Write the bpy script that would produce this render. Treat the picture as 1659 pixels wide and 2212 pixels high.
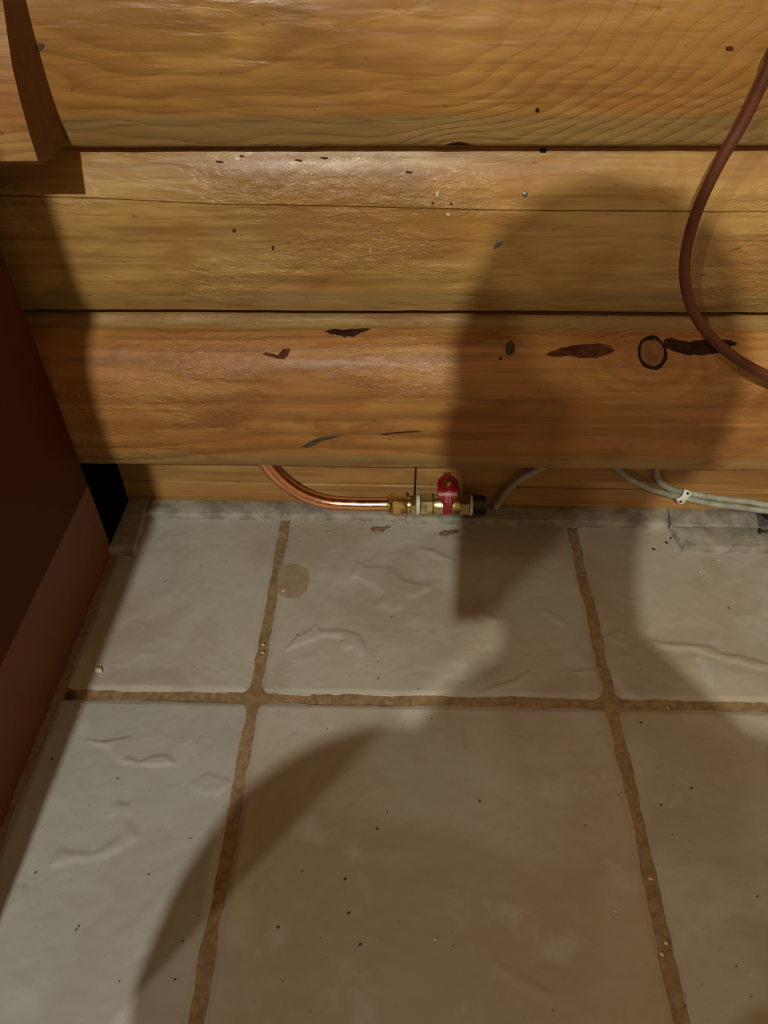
import bpy, bmesh, math, random
from mathutils import Vector, Matrix, noise as mnoise

# ------------------------------------------------------------------ scene, camera, light
for o in list(bpy.data.objects):
    bpy.data.objects.remove(o)
scene = bpy.context.scene
COL = scene.collection
random.seed(7)

W, H, F = 1659.0, 2212.0, 1627.9
PITCH, YAW, ROLL = math.radians(42.958), math.radians(-2.193), math.radians(0.862)
CAM = Vector((0.1387, -0.3923, 0.6024))
f0 = Vector((math.sin(YAW) * math.cos(PITCH), math.cos(YAW) * math.cos(PITCH), -math.sin(PITCH)))
r0 = Vector((math.cos(YAW), -math.sin(YAW), 0))
d0 = f0.cross(r0)
RIGHT = math.cos(ROLL) * r0 + math.sin(ROLL) * d0
DOWN = -math.sin(ROLL) * r0 + math.cos(ROLL) * d0
FWD = f0
cd = bpy.data.cameras.new('camera')
cam = bpy.data.objects.new('camera', cd)
COL.objects.link(cam)
cd.sensor_fit = 'VERTICAL'
cd.sensor_height = 24.0
cd.lens = 24.0 * F / H
cd.clip_start = 0.01
m = Matrix.Identity(4)
for i in range(3):
    m[i][0], m[i][1], m[i][2], m[i][3] = RIGHT[i], -DOWN[i], -FWD[i], CAM[i]
cam.matrix_world = m
scene.camera = cam

world = bpy.data.worlds.new('room_ambience')
scene.world = world
world.use_nodes = True
bg = world.node_tree.nodes['Background']
bg.inputs[0].default_value = (1.0, 0.64, 0.31, 1)
bg.inputs[1].default_value = 0.36


def lamp(name, loc, power, radius, color):
    l = bpy.data.lights.new(name, 'POINT')
    l.energy = power
    l.shadow_soft_size = radius
    l.color = color
    o = bpy.data.objects.new(name, l)
    o.location = loc
    COL.objects.link(o)
    return o


# ceiling lamp behind the photographer, and a warmer lamp farther left
lamp('ceiling_lamp_light', (-0.20, -2.5, 2.4), 265.0, 0.026, (1.0, 0.99, 0.86))
lamp('side_lamp_light', (-1.155, -1.648, 2.24), 62.0, 0.028, (1.0, 0.93, 0.76))

vs = scene.view_settings
vs.view_transform = 'Standard'
vs.look = 'None'
vs.gamma = 1.0
vs.exposure = 0.0
vs.use_curve_mapping = False


# ------------------------------------------------------------------ helpers
def ray(u, v):
    return (RIGHT * ((u - W / 2) / F) + DOWN * ((v - H / 2) / F) + FWD)


def at(u, v, Y):                       # point seen at (u, v) standing at depth Y
    d = ray(u, v)
    return CAM + d * ((Y - CAM.y) / d.y)


def atz(u, v, z=0.0):                  # point seen at (u, v) at height z
    d = ray(u, v)
    return CAM + d * ((z - CAM.z) / d.z)


def nz(x, y=0.0, z=0.0):
    return mnoise.noise(Vector((x, y, z)))


def obj(name, me, mat=None, parent=None, smooth=False):
    if isinstance(me, bmesh.types.BMesh):
        bm = me
        bmesh.ops.recalc_face_normals(bm, faces=bm.faces[:])
        me = bpy.data.meshes.new(name)
        bm.to_mesh(me)
        bm.free()
    o = bpy.data.objects.new(name, me)
    COL.objects.link(o)
    if mat:
        me.materials.append(mat)
    if smooth:
        for p in me.polygons:
            p.use_smooth = True
    if parent:
        o.parent = parent
    return o


def tag(o, label=None, cat=None, group=None, kind=None):
    if label:
        o['label'] = label
    if cat:
        o['category'] = cat
    if group:
        o['group'] = group
    if kind:
        o['kind'] = kind
    return o


def empty(name, loc=(0, 0, 0)):
    o = bpy.data.objects.new(name, None)
    o.location = loc
    o.empty_display_size = 0.02
    COL.objects.link(o)
    return o


def keep(child, parent):               # parent without moving
    child.parent = parent
    child.matrix_parent_inverse = Matrix.Translation(parent.location).inverted()
    return child


def shade_auto(o, ang=35):
    me = o.data
    for p in me.polygons:
        p.use_smooth = True
    bm = bmesh.new()
    bm.from_mesh(me)
    for e in bm.edges:
        if len(e.link_faces) == 2 and e.calc_face_angle(0) > math.radians(ang):
            e.smooth = False
    bm.to_mesh(me)
    bm.free()
    return o


def box_bm(lo, hi, bevel=0.0, seg=2, bm=None):
    own = bm is None
    bm = bm or bmesh.new()
    vs_ = [bm.verts.new((x, y, z)) for x in (lo[0], hi[0]) for y in (lo[1], hi[1]) for z in (lo[2], hi[2])]
    fs = []
    for idx in ((0, 1, 3, 2), (4, 6, 7, 5), (0, 4, 5, 1), (2, 3, 7, 6), (0, 2, 6, 4), (1, 5, 7, 3)):
        fs.append(bm.faces.new([vs_[i] for i in idx]))
    if bevel > 0:
        es = list({e for f in fs for e in f.edges})
        bmesh.ops.bevel(bm, geom=es, offset=bevel, segments=seg, affect='EDGES', profile=0.5)
    return bm


def catmull(pts, n=8):
    pts = [Vector(p) for p in pts]
    P = [pts[0] * 2 - pts[1]] + pts + [pts[-1] * 2 - pts[-2]]
    out = []
    for i in range(1, len(P) - 2):
        a, b, c, d = P[i - 1], P[i], P[i + 1], P[i + 2]
        for k in range(n):
            t = k / n
            out.append(0.5 * ((2 * b) + (c - a) * t + (2 * a - 5 * b + 4 * c - d) * t * t + (3 * b - a - 3 * c + d) * t ** 3))
    out.append(pts[-1])
    return out


def tube_bm(path, rad, seg=16, bm=None, caps=True):
    bm = bm or bmesh.new()
    n = len(path)
    t0 = (path[1] - path[0]).normalized()
    up = Vector((0, 0, 1)) if abs(t0.z) < .9 else Vector((0, 1, 0))
    nrm = t0.cross(up).normalized()
    rings = []
    for i, p in enumerate(path):
        t = (path[min(i + 1, n - 1)] - path[max(i - 1, 0)]).normalized()
        nrm = (nrm - t * nrm.dot(t)).normalized()
        b = t.cross(nrm)
        r = rad(i / (n - 1)) if callable(rad) else rad
        rings.append([bm.verts.new(p + (nrm * math.cos(2 * math.pi * k / seg) + b * math.sin(2 * math.pi * k / seg)) * r) for k in range(seg)])
    for a, b in zip(rings, rings[1:]):
        for k in range(seg):
            bm.faces.new((a[k], a[(k + 1) % seg], b[(k + 1) % seg], b[k]))
    if caps:
        bm.faces.new(rings[0][::-1])
        bm.faces.new(rings[-1])
    return bm


def lathe_x(prof, c, seg=32, hexa=False, rot=0.0, bm=None):
    """prof: list of (x, r) revolved about the X axis through c=(y,z); hexa -> six sided"""
    bm = bm or bmesh.new()
    n = 6 if hexa else seg
    rings = []
    for x, r in prof:
        rings.append([bm.verts.new((x, c[0] + r * math.cos(rot + 2 * math.pi * k / n), c[1] + r * math.sin(rot + 2 * math.pi * k / n))) for k in range(n)])
    for a, b in zip(rings, rings[1:]):
        for k in range(n):
            bm.faces.new((a[k], a[(k + 1) % n], b[(k + 1) % n], b[k]))
    bm.faces.new(rings[0][::-1])
    bm.faces.new(rings[-1])
    return bm


# ------------------------------------------------------------------ materials
class NT:
    def __init__(self, name):
        self.m = bpy.data.materials.new(name)
        self.m.use_nodes = True
        self.t = self.m.node_tree
        self.b = self.t.nodes['Principled BSDF']

    def n(self, typ, **kw):
        nd = self.t.nodes.new(typ)
        for k, v in kw.items():
            setattr(nd, k, v)
        return nd

    def link(self, a, b):
        self.t.links.new(a, b)

    def val(self, sock, v):
        if hasattr(v, 'is_linked') or isinstance(v, bpy.types.NodeSocket):
            self.link(v, sock)
        else:
            sock.default_value = v

    def math(self, op, a, b=None, c=None, clamp=False):
        nd = self.n('ShaderNodeMath', operation=op, use_clamp=clamp)
        self.val(nd.inputs[0], a)
        if b is not None:
            self.val(nd.inputs[1], b)
        if c is not None:
            self.val(nd.inputs[2], c)
        return nd.outputs[0]

    def pos(self, scale=(1, 1, 1), off=(0, 0, 0)):
        tc = self.n('ShaderNodeTexCoord')
        mp = self.n('ShaderNodeMapping')
        mp.inputs['Location'].default_value = off
        mp.inputs['Scale'].default_value = scale
        self.link(tc.outputs['Object'], mp.inputs['Vector'])
        return mp.outputs[0]

    def noise(self, vec, scale=1.0, detail=3.0, rough=.5, dist=0.0):
        nd = self.n('ShaderNodeTexNoise')
        self.link(vec, nd.inputs['Vector'])
        nd.inputs['Scale'].default_value = scale
        nd.inputs['Detail'].default_value = detail
        nd.inputs['Roughness'].default_value = rough
        nd.inputs['Distortion'].default_value = dist
        return nd.outputs['Fac']

    def range(self, v, a, b, c=0.0, d=1.0, smooth=True):
        nd = self.n('ShaderNodeMapRange')
        nd.interpolation_type = 'SMOOTHSTEP' if smooth else 'LINEAR'
        self.val(nd.inputs[0], v)
        for i, x in enumerate((a, b, c, d)):
            nd.inputs[i + 1].default_value = x
        return nd.outputs[0]

    def mix(self, fac, a, b, mode='MIX'):
        nd = self.n('ShaderNodeMix', data_type='RGBA', blend_type=mode)
        self.val(nd.inputs[0], fac)
        for s, v in ((6, a), (7, b)):
            if isinstance(v, tuple):
                nd.inputs[s].default_value = (*v, 1) if len(v) == 3 else v
            else:
                self.link(v, nd.inputs[s])
        return nd.outputs[2]

    def bump(self, h, dist, strength=1.0, prev=None):
        nd = self.n('ShaderNodeBump')
        nd.inputs['Strength'].default_value = strength
        nd.inputs['Distance'].default_value = dist
        self.link(h, nd.inputs['Height'])
        if prev:
            self.link(prev, nd.inputs['Normal'])
        return nd.outputs[0]

    def done(self, color=None, rough=None, normal=None, metal=None, **kw):
        b = self.b
        if color is not None:
            if isinstance(color, tuple):
                b.inputs['Base Color'].default_value = (*color, 1)
            else:
                self.link(color, b.inputs['Base Color'])
        if rough is not None:
            self.val(b.inputs['Roughness'], rough)
        if normal is not None:
            self.link(normal, b.inputs['Normal'])
        if metal is not None:
            b.inputs['Metallic'].default_value = metal
        for k, v in kw.items():
            self.val(b.inputs[k], v)
        return self.m


def wood(name, pale, mid, dark, yc, zc, seed, knots=(), ringw=.006, warp=.014, tear=0.5, ring_amt=.55, rough=.42, coat=.35, blotch_col=None, blotch=.6, fan=None, tears=(), raw=(), relief=.35):
    t = NT(name)
    so = (seed * 3.17, seed * 1.31, seed * 2.23)
    p = t.n('ShaderNodeTexCoord').outputs['Object']
    sp = t.n('ShaderNodeSeparateXYZ')
    t.link(p, sp.inputs[0])
    dy = t.math('SUBTRACT', sp.outputs[1], yc)
    dz = t.math('SUBTRACT', sp.outputs[2], zc)
    r = t.math('SQRT', t.math('ADD', t.math('MULTIPLY', dy, dy), t.math('MULTIPLY', dz, dz)))
    w1 = t.noise(t.pos((2.6, 7, 9), so), 1.0, 2.0, .45)
    w2 = t.noise(t.pos((9, 26, 34), so), 1.0, 2.0, .5)
    r = t.math('ADD', r, t.math('MULTIPLY', t.math('SUBTRACT', w1, .5), warp * 3))
    r = t.math('ADD', r, t.math('MULTIPLY', t.math('SUBTRACT', w2, .5), warp * .55))
    for (kx, ky, kz, amp, rad) in knots:
        d = t.n('ShaderNodeVectorMath', operation='DISTANCE')
        mp = t.n('ShaderNodeMapping')
        mp.inputs['Scale'].default_value = (.55, .3, 1)
        t.link(p, mp.inputs['Vector'])
        t.link(mp.outputs[0], d.inputs[0])
        d.inputs[1].default_value = (kx * .55, ky * .3, kz)
        r = t.math('ADD', r, t.range(d.outputs['Value'], 0, rad, amp, 0))
    if fan:
        r = t.math('ADD', r, t.range(sp.outputs[0], fan[0], fan[1], 0, fan[2]))
    ph = t.math('FRACT', t.math('DIVIDE', r, ringw))
    late = t.math('MULTIPLY', t.range(ph, .15, .85, 0, 1), t.range(ph, .86, 1.0, 1, 0))
    streak = t.noise(t.pos((5, 120, 170), so), 1.0, 3.0, .6)
    cloud = t.noise(t.pos((6.5, 12, 13), so), 1.0, 4.0, .55, .4)
    fine = t.noise(t.pos((28, 300, 420), so), 1.0, 2.0, .6)
    amt = t.noise(t.pos((3.3, 8, 10), (seed * 5.1, 2, 7)), 1.0, 2.0)
    ramt = t.range(amt, .36, .62, ring_amt * .25, ring_amt)
    c = t.mix(t.range(cloud, .40, .60), pale, mid)
    c = t.mix(t.math('MULTIPLY', t.range(streak, .42, .72), .48), c, dark)
    c = t.mix(t.math('MULTIPLY', late, ramt), c, dark)
    for (za, zb) in raw:                 # milled bevels without stain
        wz = t.math('ADD', sp.outputs[2], t.math('MULTIPLY', t.math('SUBTRACT', w2, .5), .004))
        c = t.mix(t.math('MULTIPLY', t.range(wz, za, zb, 0, 1), .75), c, t.mix(t.math('MULTIPLY', late, ramt), (.30, .195, .068), (.17, .105, .033)))
    if blotch_col:
        bl = t.noise(t.pos((13, 24, 30), (seed * 7.7, 3, 1)), 1.0, 5.0, .62, .5)
        c = t.mix(t.math('MULTIPLY', t.range(bl, .5, .68), blotch), c, blotch_col)
    specks = t.noise(t.pos((95, 200, 260), so), 1.0, 1.0)
    c = t.mix(t.math('MULTIPLY', t.range(specks, .74, .80), .5), c, (dark[0] * .4, dark[1] * .4, dark[2] * .4))
    # relief: raised latewood, fibres, torn patches
    tmask = t.range(t.noise(t.pos((5, 12, 14), (seed * 9.1, 5, 2)), 1.0, 3.0, .55), .47, .60)
    for (tx, tz, tr) in tears:
        d = t.n('ShaderNodeVectorMath', operation='DISTANCE')
        cm = t.n('ShaderNodeCombineXYZ')
        t.link(t.math('MULTIPLY', sp.outputs[0], .5), cm.inputs[0])
        t.link(sp.outputs[2], cm.inputs[2])
        t.link(cm.outputs[0], d.inputs[0])
        d.inputs[1].default_value = (tx * .5, 0, tz)
        wob = t.math('ADD', d.outputs['Value'], t.math('MULTIPLY', t.math('SUBTRACT', cloud, .5), tr * 1.2))
        tmask = t.math('MAXIMUM', tmask, t.range(wob, tr * .45, tr, 1, 0))
    torn = t.noise(t.pos((85, 160, 190), so), 1.0, 4.0, .65, .6)
    nb = t.bump(late, .00035, .6)
    nb = t.bump(fine, .0003, .6, nb)
    nb = t.bump(t.math('MULTIPLY', torn, tmask), .0011 * tear, .9, nb)
    nb = t.bump(w2, .004, relief, nb)
    ridge = t.noise(t.pos((16, 60, 70), so), 1.0, 2.0, .5, 1.2)
    nb = t.bump(ridge, .0022, relief, nb)
    rg = t.math('SUBTRACT', t.range(cloud, .3, .7, rough - .05, rough + .1), t.math('MULTIPLY', tmask, .10))
    return t.done(c, rg, nb, **{'Coat Weight': coat, 'Coat Roughness': .28, 'Specular IOR Level': .45})


def tile_mat(name, seed, warm, cool=0.0):
    t = NT(name)
    so = (seed * 2.7, seed * 1.9, 0)
    a = t.noise(t.pos((7, 7, 7), so), 1.0, 5.0, .55, .7)
    b = t.noise(t.pos((19, 19, 19), so), 1.0, 4.0, .6, .3)
    f = t.noise(t.pos((150, 150, 150), so), 1.0, 3.0, .6)
    c = t.mix(t.range(a, .42, .58), (.395, .382, .335), (.335, .302, .250))
    wn = t.noise(t.pos((4.5, 4.5, 4.5), (seed * 3.3, 1.2, 0)), 1.0, 4.0, .5, .4)
    c = t.mix(t.math('MULTIPLY', t.range(wn, .38, .66), warm), c, (.335, .255, .172))
    if cool:
        c = t.mix(cool, c, (.350, .358, .352))
    c = t.mix(t.math('MULTIPLY', t.range(b, .30, .44, 1, 0), .5), c, (.43, .43, .405))
    c = t.mix(t.math('MULTIPLY', t.range(f, .62, .72), .25), c, (.20, .16, .11))
    sp = t.noise(t.pos((420, 420, 420), so), 1.0, 1.0)
    c = t.mix(t.math('MULTIPLY', t.range(sp, .77, .80), .55), c, (.09, .07, .05))
    nb = t.bump(a, .0018, .3)
    nb = t.bump(b, .0008, .3, nb)
    nb = t.bump(f, .00025, .5, nb)
    return t.done(c, t.range(b, .3, .7, .33, .50), nb, **{'Specular IOR Level': .5})


def simple(name, col, rough=.5, metal=0.0, var=.15, scale=120, bump=.0002, **kw):
    t = NT(name)
    a = t.noise(t.pos((scale,) * 3), 1.0, 4.0, .6)
    lo = tuple(x * (1 - var) for x in col)
    hi = tuple(min(1, x * (1 + var)) for x in col)
    c = t.mix(t.range(a, .3, .7), lo, hi)
    return t.done(c, t.range(a, .3, .7, max(.03, rough - .06), rough + .06), t.bump(a, bump, .6), metal, **kw)


PALE, MID, DARK = (.42, .222, .056), (.35, .165, .035), (.17, .070, .013)
M = {}
M['log_a'] = wood('pine_log_upper', PALE, MID, DARK, .35, .515, 1.0, knots=((.175, .22, .405, .012, .030),), fan=(.15, .50, .075), ringw=.0048, warp=.017, relief=.6, tear=.35, ring_amt=.42, raw=((.4375, .4360),), rough=.46, coat=.2)
M['log_b'] = wood('pine_log_middle', (.46, .272, .082), (.37, .188, .044), DARK, .37, .325, 2.3, warp=.016, tear=2.2, ring_amt=.28, relief=.75, raw=((.2960, .2880),), blotch_col=(.30, .125, .026), blotch=.5, rough=.40, coat=.45, tears=((.045, .392, .050), (-.02, .30, .03)))
M['log_c'] = wood('pine_log_lower', (.44, .215, .060), (.36, .152, .036), DARK, .33, .205, 3.1, knots=((.356, .20, .247, .030, .05),), warp=.008, tear=2.0, ring_amt=.5, rough=.50, coat=.08, tears=((.115, .235, .045), (-.06, .195, .04)), blotch_col=(.22, .078, .017), blotch=.7, raw=((.2528, .2536), (.1370, .1350)))
M['board'] = wood('pine_sill_board', (.42, .23, .075), (.36, .18, .052), DARK, .45, .02, 4.4, warp=.006, tear=.3, ring_amt=.4, rough=.5, coat=.1)
M['stub'] = wood('pine_log_end', (.44, .24, .080), (.35, .155, .037), DARK, .26, .55, 5.2, warp=.02, tear=.4, ring_amt=.35, rough=.48, coat=.1, blotch_col=(.36, .13, .03), blotch=.7)
M['stub_shade'] = simple('shaded_log_side', (.13, .052, .014), .6, 0, .2, 120, .0004)  # darker than the stub wood: shade on its side put into the colour
M['tiles'] = [tile_mat('stone_tile_%d' % i, 1.7 * i + .4, w, c_) for i, (w, c_) in enumerate(((.30, 0), (.65, 0), (.5, 0), (.15, .6)))]
M['strip'] = simple('grey_tile_edge', (.27, .25, .205), .55, 0, .32, 55, .0004)
M['grout'] = simple('brown_grout', (.235, .155, .078), .6, 0, .25, 160, .0008)
M['cab'] = simple('dark_brown_laminate', (.078, .019, .005), .5, 0, .10, 45, .00005, **{'Specular IOR Level': .12})
M['plinth'] = simple('brown_plinth_laminate', (.165, .064, .030), .5, 0, .10, 45, .00005, **{'Specular IOR Level': .25})  # lighter than the side panel: floor bounce put into the colour
M['cabin'] = simple('cabinet_carcass', (.10, .05, .03), .6)
M['copper'] = simple('copper', (.86, .40, .22), .25, 1.0, .06, 90, .00001)
M['brass'] = simple('brass', (.66, .45, .15), .26, 1.0, .10, 120, .00003)
M['brass_dull'] = simple('aged_brass', (.52, .42, .20), .34, 1.0, .12, 150, .00006)
M['red'] = simple('red_enamel', (.22, .005, .008), .3, 0, .12, 90, .0001, **{'Coat Weight': .4})
M['white'] = simple('white_plastic', (.66, .63, .54), .45, 0, .08, 200, .0001)
M['tape'] = simple('white_thread_tape', (.78, .77, .70), .55, 0, .1, 600, .0005)
M['black'] = simple('black_plastic', (.012, .013, .014), .35, 0, .2, 200, .0001)
M['cable_grey'] = simple('grey_cable_sheath', (.30, .30, .24), .45, 0, .22, 60, .0003)
M['cable_brown'] = simple('brown_cable_sheath', (.105, .026, .009), .5, 0, .2, 60, .0002)
M['pitch'] = simple('dark_pitch_pocket', (.032, .011, .006), .75, 0, .5, 180, .0008, **{'Specular IOR Level': .12})
M['pitch_red'] = simple('red_brown_pitch_pocket', (.085, .026, .011), .7, 0, .45, 160, .0008, **{'Specular IOR Level': .12})
M['knot'] = simple('brown_knot', (.21, .095, .038), .5, 0, .25, 120, .0006, **{'Specular IOR Level': .12})
M['bark'] = simple('black_knot_ring', (.022, .010, .006), .7, 0, .3, 200, .0008, **{'Specular IOR Level': .12})
M['smudge'] = simple('grey_smudge', (.075, .055, .032), .8, 0, .2, 90, .0001, **{'Specular IOR Level': .12})
M['glue'] = simple('brown_glue', (.17, .125, .065), .4, 0, .3, 240, .0006)
M['stain'] = simple('tan_stain', (.285, .225, .145), .42, 0, .10, 90, .0003)
M['chip'] = simple('pale_chip', (.52, .46, .34), .5, 0, .2, 300, .0004)
M['crumb'] = simple('dark_crumb', (.045, .030, .018), .7, 0, .3, 300, .0004)
M['steel'] = simple('dull_steel', (.20, .20, .19), .45, .7, .2, 200, .0002)
M['nailm'] = simple('dark_nail_steel', (.05, .05, .05), .4, .8, .2, 200, .0001)
M['letter'] = simple('white_print', (.62, .52, .50), .5, 0, .05, 300, 0.0)
M['skin'] = simple('skin', (.50, .29, .20), .5, 0, .08, 60, .0002)
M['hair'] = simple('dark_hair', (.03, .02, .015), .6, 0, .3, 300, .001)
M['shirt'] = simple('dark_knit_shirt', (.045, .05, .06), .85, 0, .2, 250, .0008)
M['trousers'] = simple('dark_trousers', (.035, .04, .06), .85, 0, .2, 250, .0008)
M['shoe'] = simple('black_shoe', (.02, .02, .02), .6, 0, .2, 150, .0004)
M['glass'] = simple('dark_glass', (.01, .01, .012), .12, 0, .1, 50, 0.0)

# ------------------------------------------------------------------ floor: grout bed with tiles
bm = bmesh.new()
box_bm((-0.85, -3.2, -0.06), (2.4, 0.30, -0.0028), bm=bm)
floor = tag(obj('floor', bm, M['grout']), 'brown grout floor bed between large stone tiles', kind='structure')
# finer uneven grout surface in the visible area
bm = bmesh.new()
nx, ny = 150, 170
gv = [[bm.verts.new((-.19 + 1.05 * i / nx, -.75 + 1.02 * j / ny, -.0021 + .0011 * nz(i * .23, j * .23, 3) + .0006 * nz(i * .7, j * .7, 8))) for j in range(ny + 1)] for i in range(nx + 1)]
for i in range(nx):
    for j in range(ny):
        bm.faces.new((gv[i][j], gv[i + 1][j], gv[i + 1][j + 1], gv[i][j + 1]))
obj('grout_joint', bm, M['grout'], floor, True)

S = .33


FLAKES = []


def sdf(pol, x, y):                     # signed distance to an outline, positive inside
    best, ins = 1e9, False
    for (xa, ya), (xb, yb_) in zip(pol, pol[1:] + pol[:1]):
        ex, ey = xb - xa, yb_ - ya
        t_ = max(0, min(1, ((x - xa) * ex + (y - ya) * ey) / (ex * ex + ey * ey)))
        best = min(best, math.hypot(x - xa - t_ * ex, y - ya - t_ * ey))
        if (ya > y) != (yb_ > y) and x < (xb - xa) * (y - ya) / (yb_ - ya) + xa:
            ins = not ins
    return best if ins else -best


for amp, outl in (                      # riven flakes standing proud of (or sunk into) the tile faces
        (.0015, [(760, 1245), (770, 1214), (790, 1225), (845, 1228), (870, 1255), (932, 1268), (905, 1285), (878, 1292), (868, 1312), (850, 1320), (815, 1307), (832, 1285), (800, 1262)]),
        (.0015, [(618, 1404), (640, 1378), (660, 1368), (682, 1350), (690, 1362), (740, 1362), (776, 1372), (790, 1400), (782, 1418), (762, 1398), (745, 1402), (735, 1390), (745, 1378), (700, 1372), (668, 1386)]),
        (.0014, [(188, 1600), (222, 1604), (280, 1592), (272, 1636), (300, 1648), (330, 1634), (362, 1632), (378, 1650), (330, 1654), (262, 1648), (236, 1616)]),
        (.0012, [(248, 1735), (285, 1742), (272, 1772), (300, 1808), (262, 1832), (225, 1850), (165, 1858), (108, 1872), (126, 1838), (200, 1848), (262, 1806)]),
        (.0010, [(700, 1150), (745, 1142), (742, 1185), (712, 1192), (708, 1165)]),
        (.0012, [(895, 1186), (935, 1190), (985, 1212), (1000, 1270), (1040, 1312), (1076, 1338), (1072, 1346), (1030, 1326), (985, 1282), (960, 1215), (930, 1196)]),
        (.0010, [(1030, 1502), (1060, 1484), (1110, 1470), (1142, 1448), (1146, 1458), (1112, 1480), (1064, 1494)]),
        (.0013, [(1410, 1385), (1450, 1392), (1480, 1392), (1530, 1398), (1556, 1414), (1600, 1420), (1656, 1436), (1650, 1448), (1590, 1432), (1540, 1420), (1500, 1404), (1450, 1402), (1424, 1398)]),
        (.0012, [(1310, 1372), (1340, 1362), (1362, 1378), (1350, 1396), (1322, 1388)]),
        (.0009, [(1225, 1445), (1240, 1450), (1262, 1446), (1290, 1447), (1290, 1456), (1250, 1456)]),
        (.0009, [(1170, 1320), (1190, 1322), (1222, 1345), (1218, 1352), (1185, 1334)]),
        (.0008, [(412, 1690), (450, 1672), (500, 1688), (470, 1716), (420, 1712)]),
        (.0009, [(1060, 2060), (1080, 2080), (1140, 2120), (1200, 2150), (1190, 2160), (1120, 2130), (1066, 2090)])):
    pol = [tuple(atz(u, v)[:2]) for u, v in outl]
    FLAKES.append((min(p[0] for p in pol) - .004, max(p[0] for p in pol) + .004, min(p[1] for p in pol) - .004, max(p[1] for p in pol) + .004, pol, amp))


def tile_bm(x0, x1, y0, y1, seed, n):
    """one riven stone tile: wavy edges, rounded shoulders, stepped flakes"""
    bm = bmesh.new()
    nxx = max(4, int((x1 - x0) / S * n))
    nyy = max(4, int((y1 - y0) / S * n))

    def edge(u, k):
        return .0020 * nz(u * 28, k * 7.3, seed) + .0011 * nz(u * 75, k * 3.1, seed + 5) + .0005 * nz(u * 190, k, seed)

    def ss(a, b, v):
        t_ = max(0, min(1, (v - a) / (b - a)))
        return t_ * t_ * (3 - 2 * t_)

    # denser rows near the rim
    def spread(k, n_):
        t_ = k / n_
        return t_ - .11 * math.sin(2 * math.pi * t_)
    g = []
    for i in range(nxx + 1):
        row = []
        for j in range(nyy + 1):
            a, b = spread(i, nxx), spread(j, nyy)
            xx, yy = x0 + (x1 - x0) * a, y0 + (y1 - y0) * b
            X = xx + edge(yy, 1) * (1 - a) ** 3 + edge(yy, 2) * a ** 3
            Y = yy + edge(xx, 3) * (1 - b) ** 3 + edge(xx, 4) * b ** 3
            # rounded corners
            dx, dy = min(X - x0, x1 - X), min(Y - y0, y1 - Y)
            cr = .010
            if dx < cr and dy < cr:
                q = Vector((cr - dx, cr - dy))
                if q.length > cr:
                    q2 = q.normalized() * cr
                    sx = 1 if X - x0 < x1 - X else -1
                    sy = 1 if Y - y0 < y1 - Y else -1
                    X += sx * (q.x - q2.x)
                    Y += sy * (q.y - q2.y)
            d = min(dx, dy)
            h = -.0020 * (1 - ss(-.0015, .006, d))
            m1 = mnoise.fractal(Vector((X * 13, Y * 17, seed)), .75, 2.1, 5)
            m2 = mnoise.fractal(Vector((X * 9 + 4, Y * 11, seed + 11)), .75, 2.1, 5)
            rim = ss(.002, .03, d)
            h += rim * (.00035 * ss(.34, .38, m1) + .0003 * ss(.36, .40, m2) - .0003 * ss(-.38, -.43, m1))
            for (bx0, bx1, by0, by1, pol, amp) in FLAKES:
                if bx0 < X < bx1 and by0 < Y < by1:
                    h += 1.2 * amp * ss(-.0016, .0010, sdf(pol, X, Y))
            h += .0006 * nz(X * 30, Y * 30, seed) + .00025 * nz(X * 120, Y * 120, seed)
            row.append(bm.verts.new((X, Y, h)))
        g.append(row)
    for i in range(nxx):
        for j in range(nyy):
            bm.faces.new((g[i][j], g[i + 1][j], g[i + 1][j + 1], g[i][j + 1]))
    rim = [g[i][0] for i in range(nxx + 1)] + [g[nxx][j] for j in range(1, nyy + 1)] + [g[i][nyy] for i in range(nxx - 1, -1, -1)] + [g[0][j] for j in range(nyy - 1, 0, -1)]
    low = [bm.verts.new((v.co.x, v.co.y, -.008)) for v in rim]
    for k in range(len(rim)):
        k2 = (k + 1) % len(rim)
        bm.faces.new((rim[k], low[k], low[k2], rim[k2]))
    return bm


GW = .0052
k = 0
for ci in range(-1, 6):
    for rj in range(0, -8, -1):
        x0, x1 = ci * S + GW, (ci + 1) * S - GW
        y0, y1 = (rj) * S + GW, (rj + 1) * S - GW
        if ci == -1:
            x0 = -.1815 if rj > -2 else -.1815
        if rj == 0:
            y1 = .2585
        near = ci in (-1, 0, 1) and rj in (0, -1)
        warm = {(-1, 0): 0, (0, 0): 0, (1, 0): 2, (-1, -1): 3, (0, -1): 1, (1, -1): 2}.get((ci, rj), k % 3)
        o = obj('tile', tile_bm(x0, x1, y0, y1, 1.7 * k + 3, 210 if near else (36 if ci < 3 and rj > -4 else 12)), M['tiles'][warm], floor, True)
        k += 1

# ------------------------------------------------------------------ log wall
LOGP = {   # (z, y) sections of each course, top to bottom
    'a': [(.585, .30), (.572, .268), (.556, .243), (.535, .226), (.51, .2170), (.48, .2140), (.455, .2145), (.438, .2170), (.424, .2215), (.4140, .2250), (.4120, .2275), (.4122, .24), (.4130, .30)],
    'b': [(.425, .30), (.4180, .262), (.4110, .2405), (.400, .2340), (.386, .2283), (.370, .2240), (.345, .2228), (.320, .2228), (.300, .2240), (.284, .2270), (.2730, .2305), (.2705, .2330), (.2703, .25), (.2690, .30)],
    'c': [(.2660, .30), (.2645, .262), (.2625, .2420), (.2590, .2375), (.2545, .2340), (.2520, .2240), (.2430, .2095), (.2280, .1978), (.2080, .1915), (.1850, .1893), (.1600, .1890), (.1400, .1900), (.1240, .1922), (.1190, .1945), (.1180, .21), (.1185, .30)],
}


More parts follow.
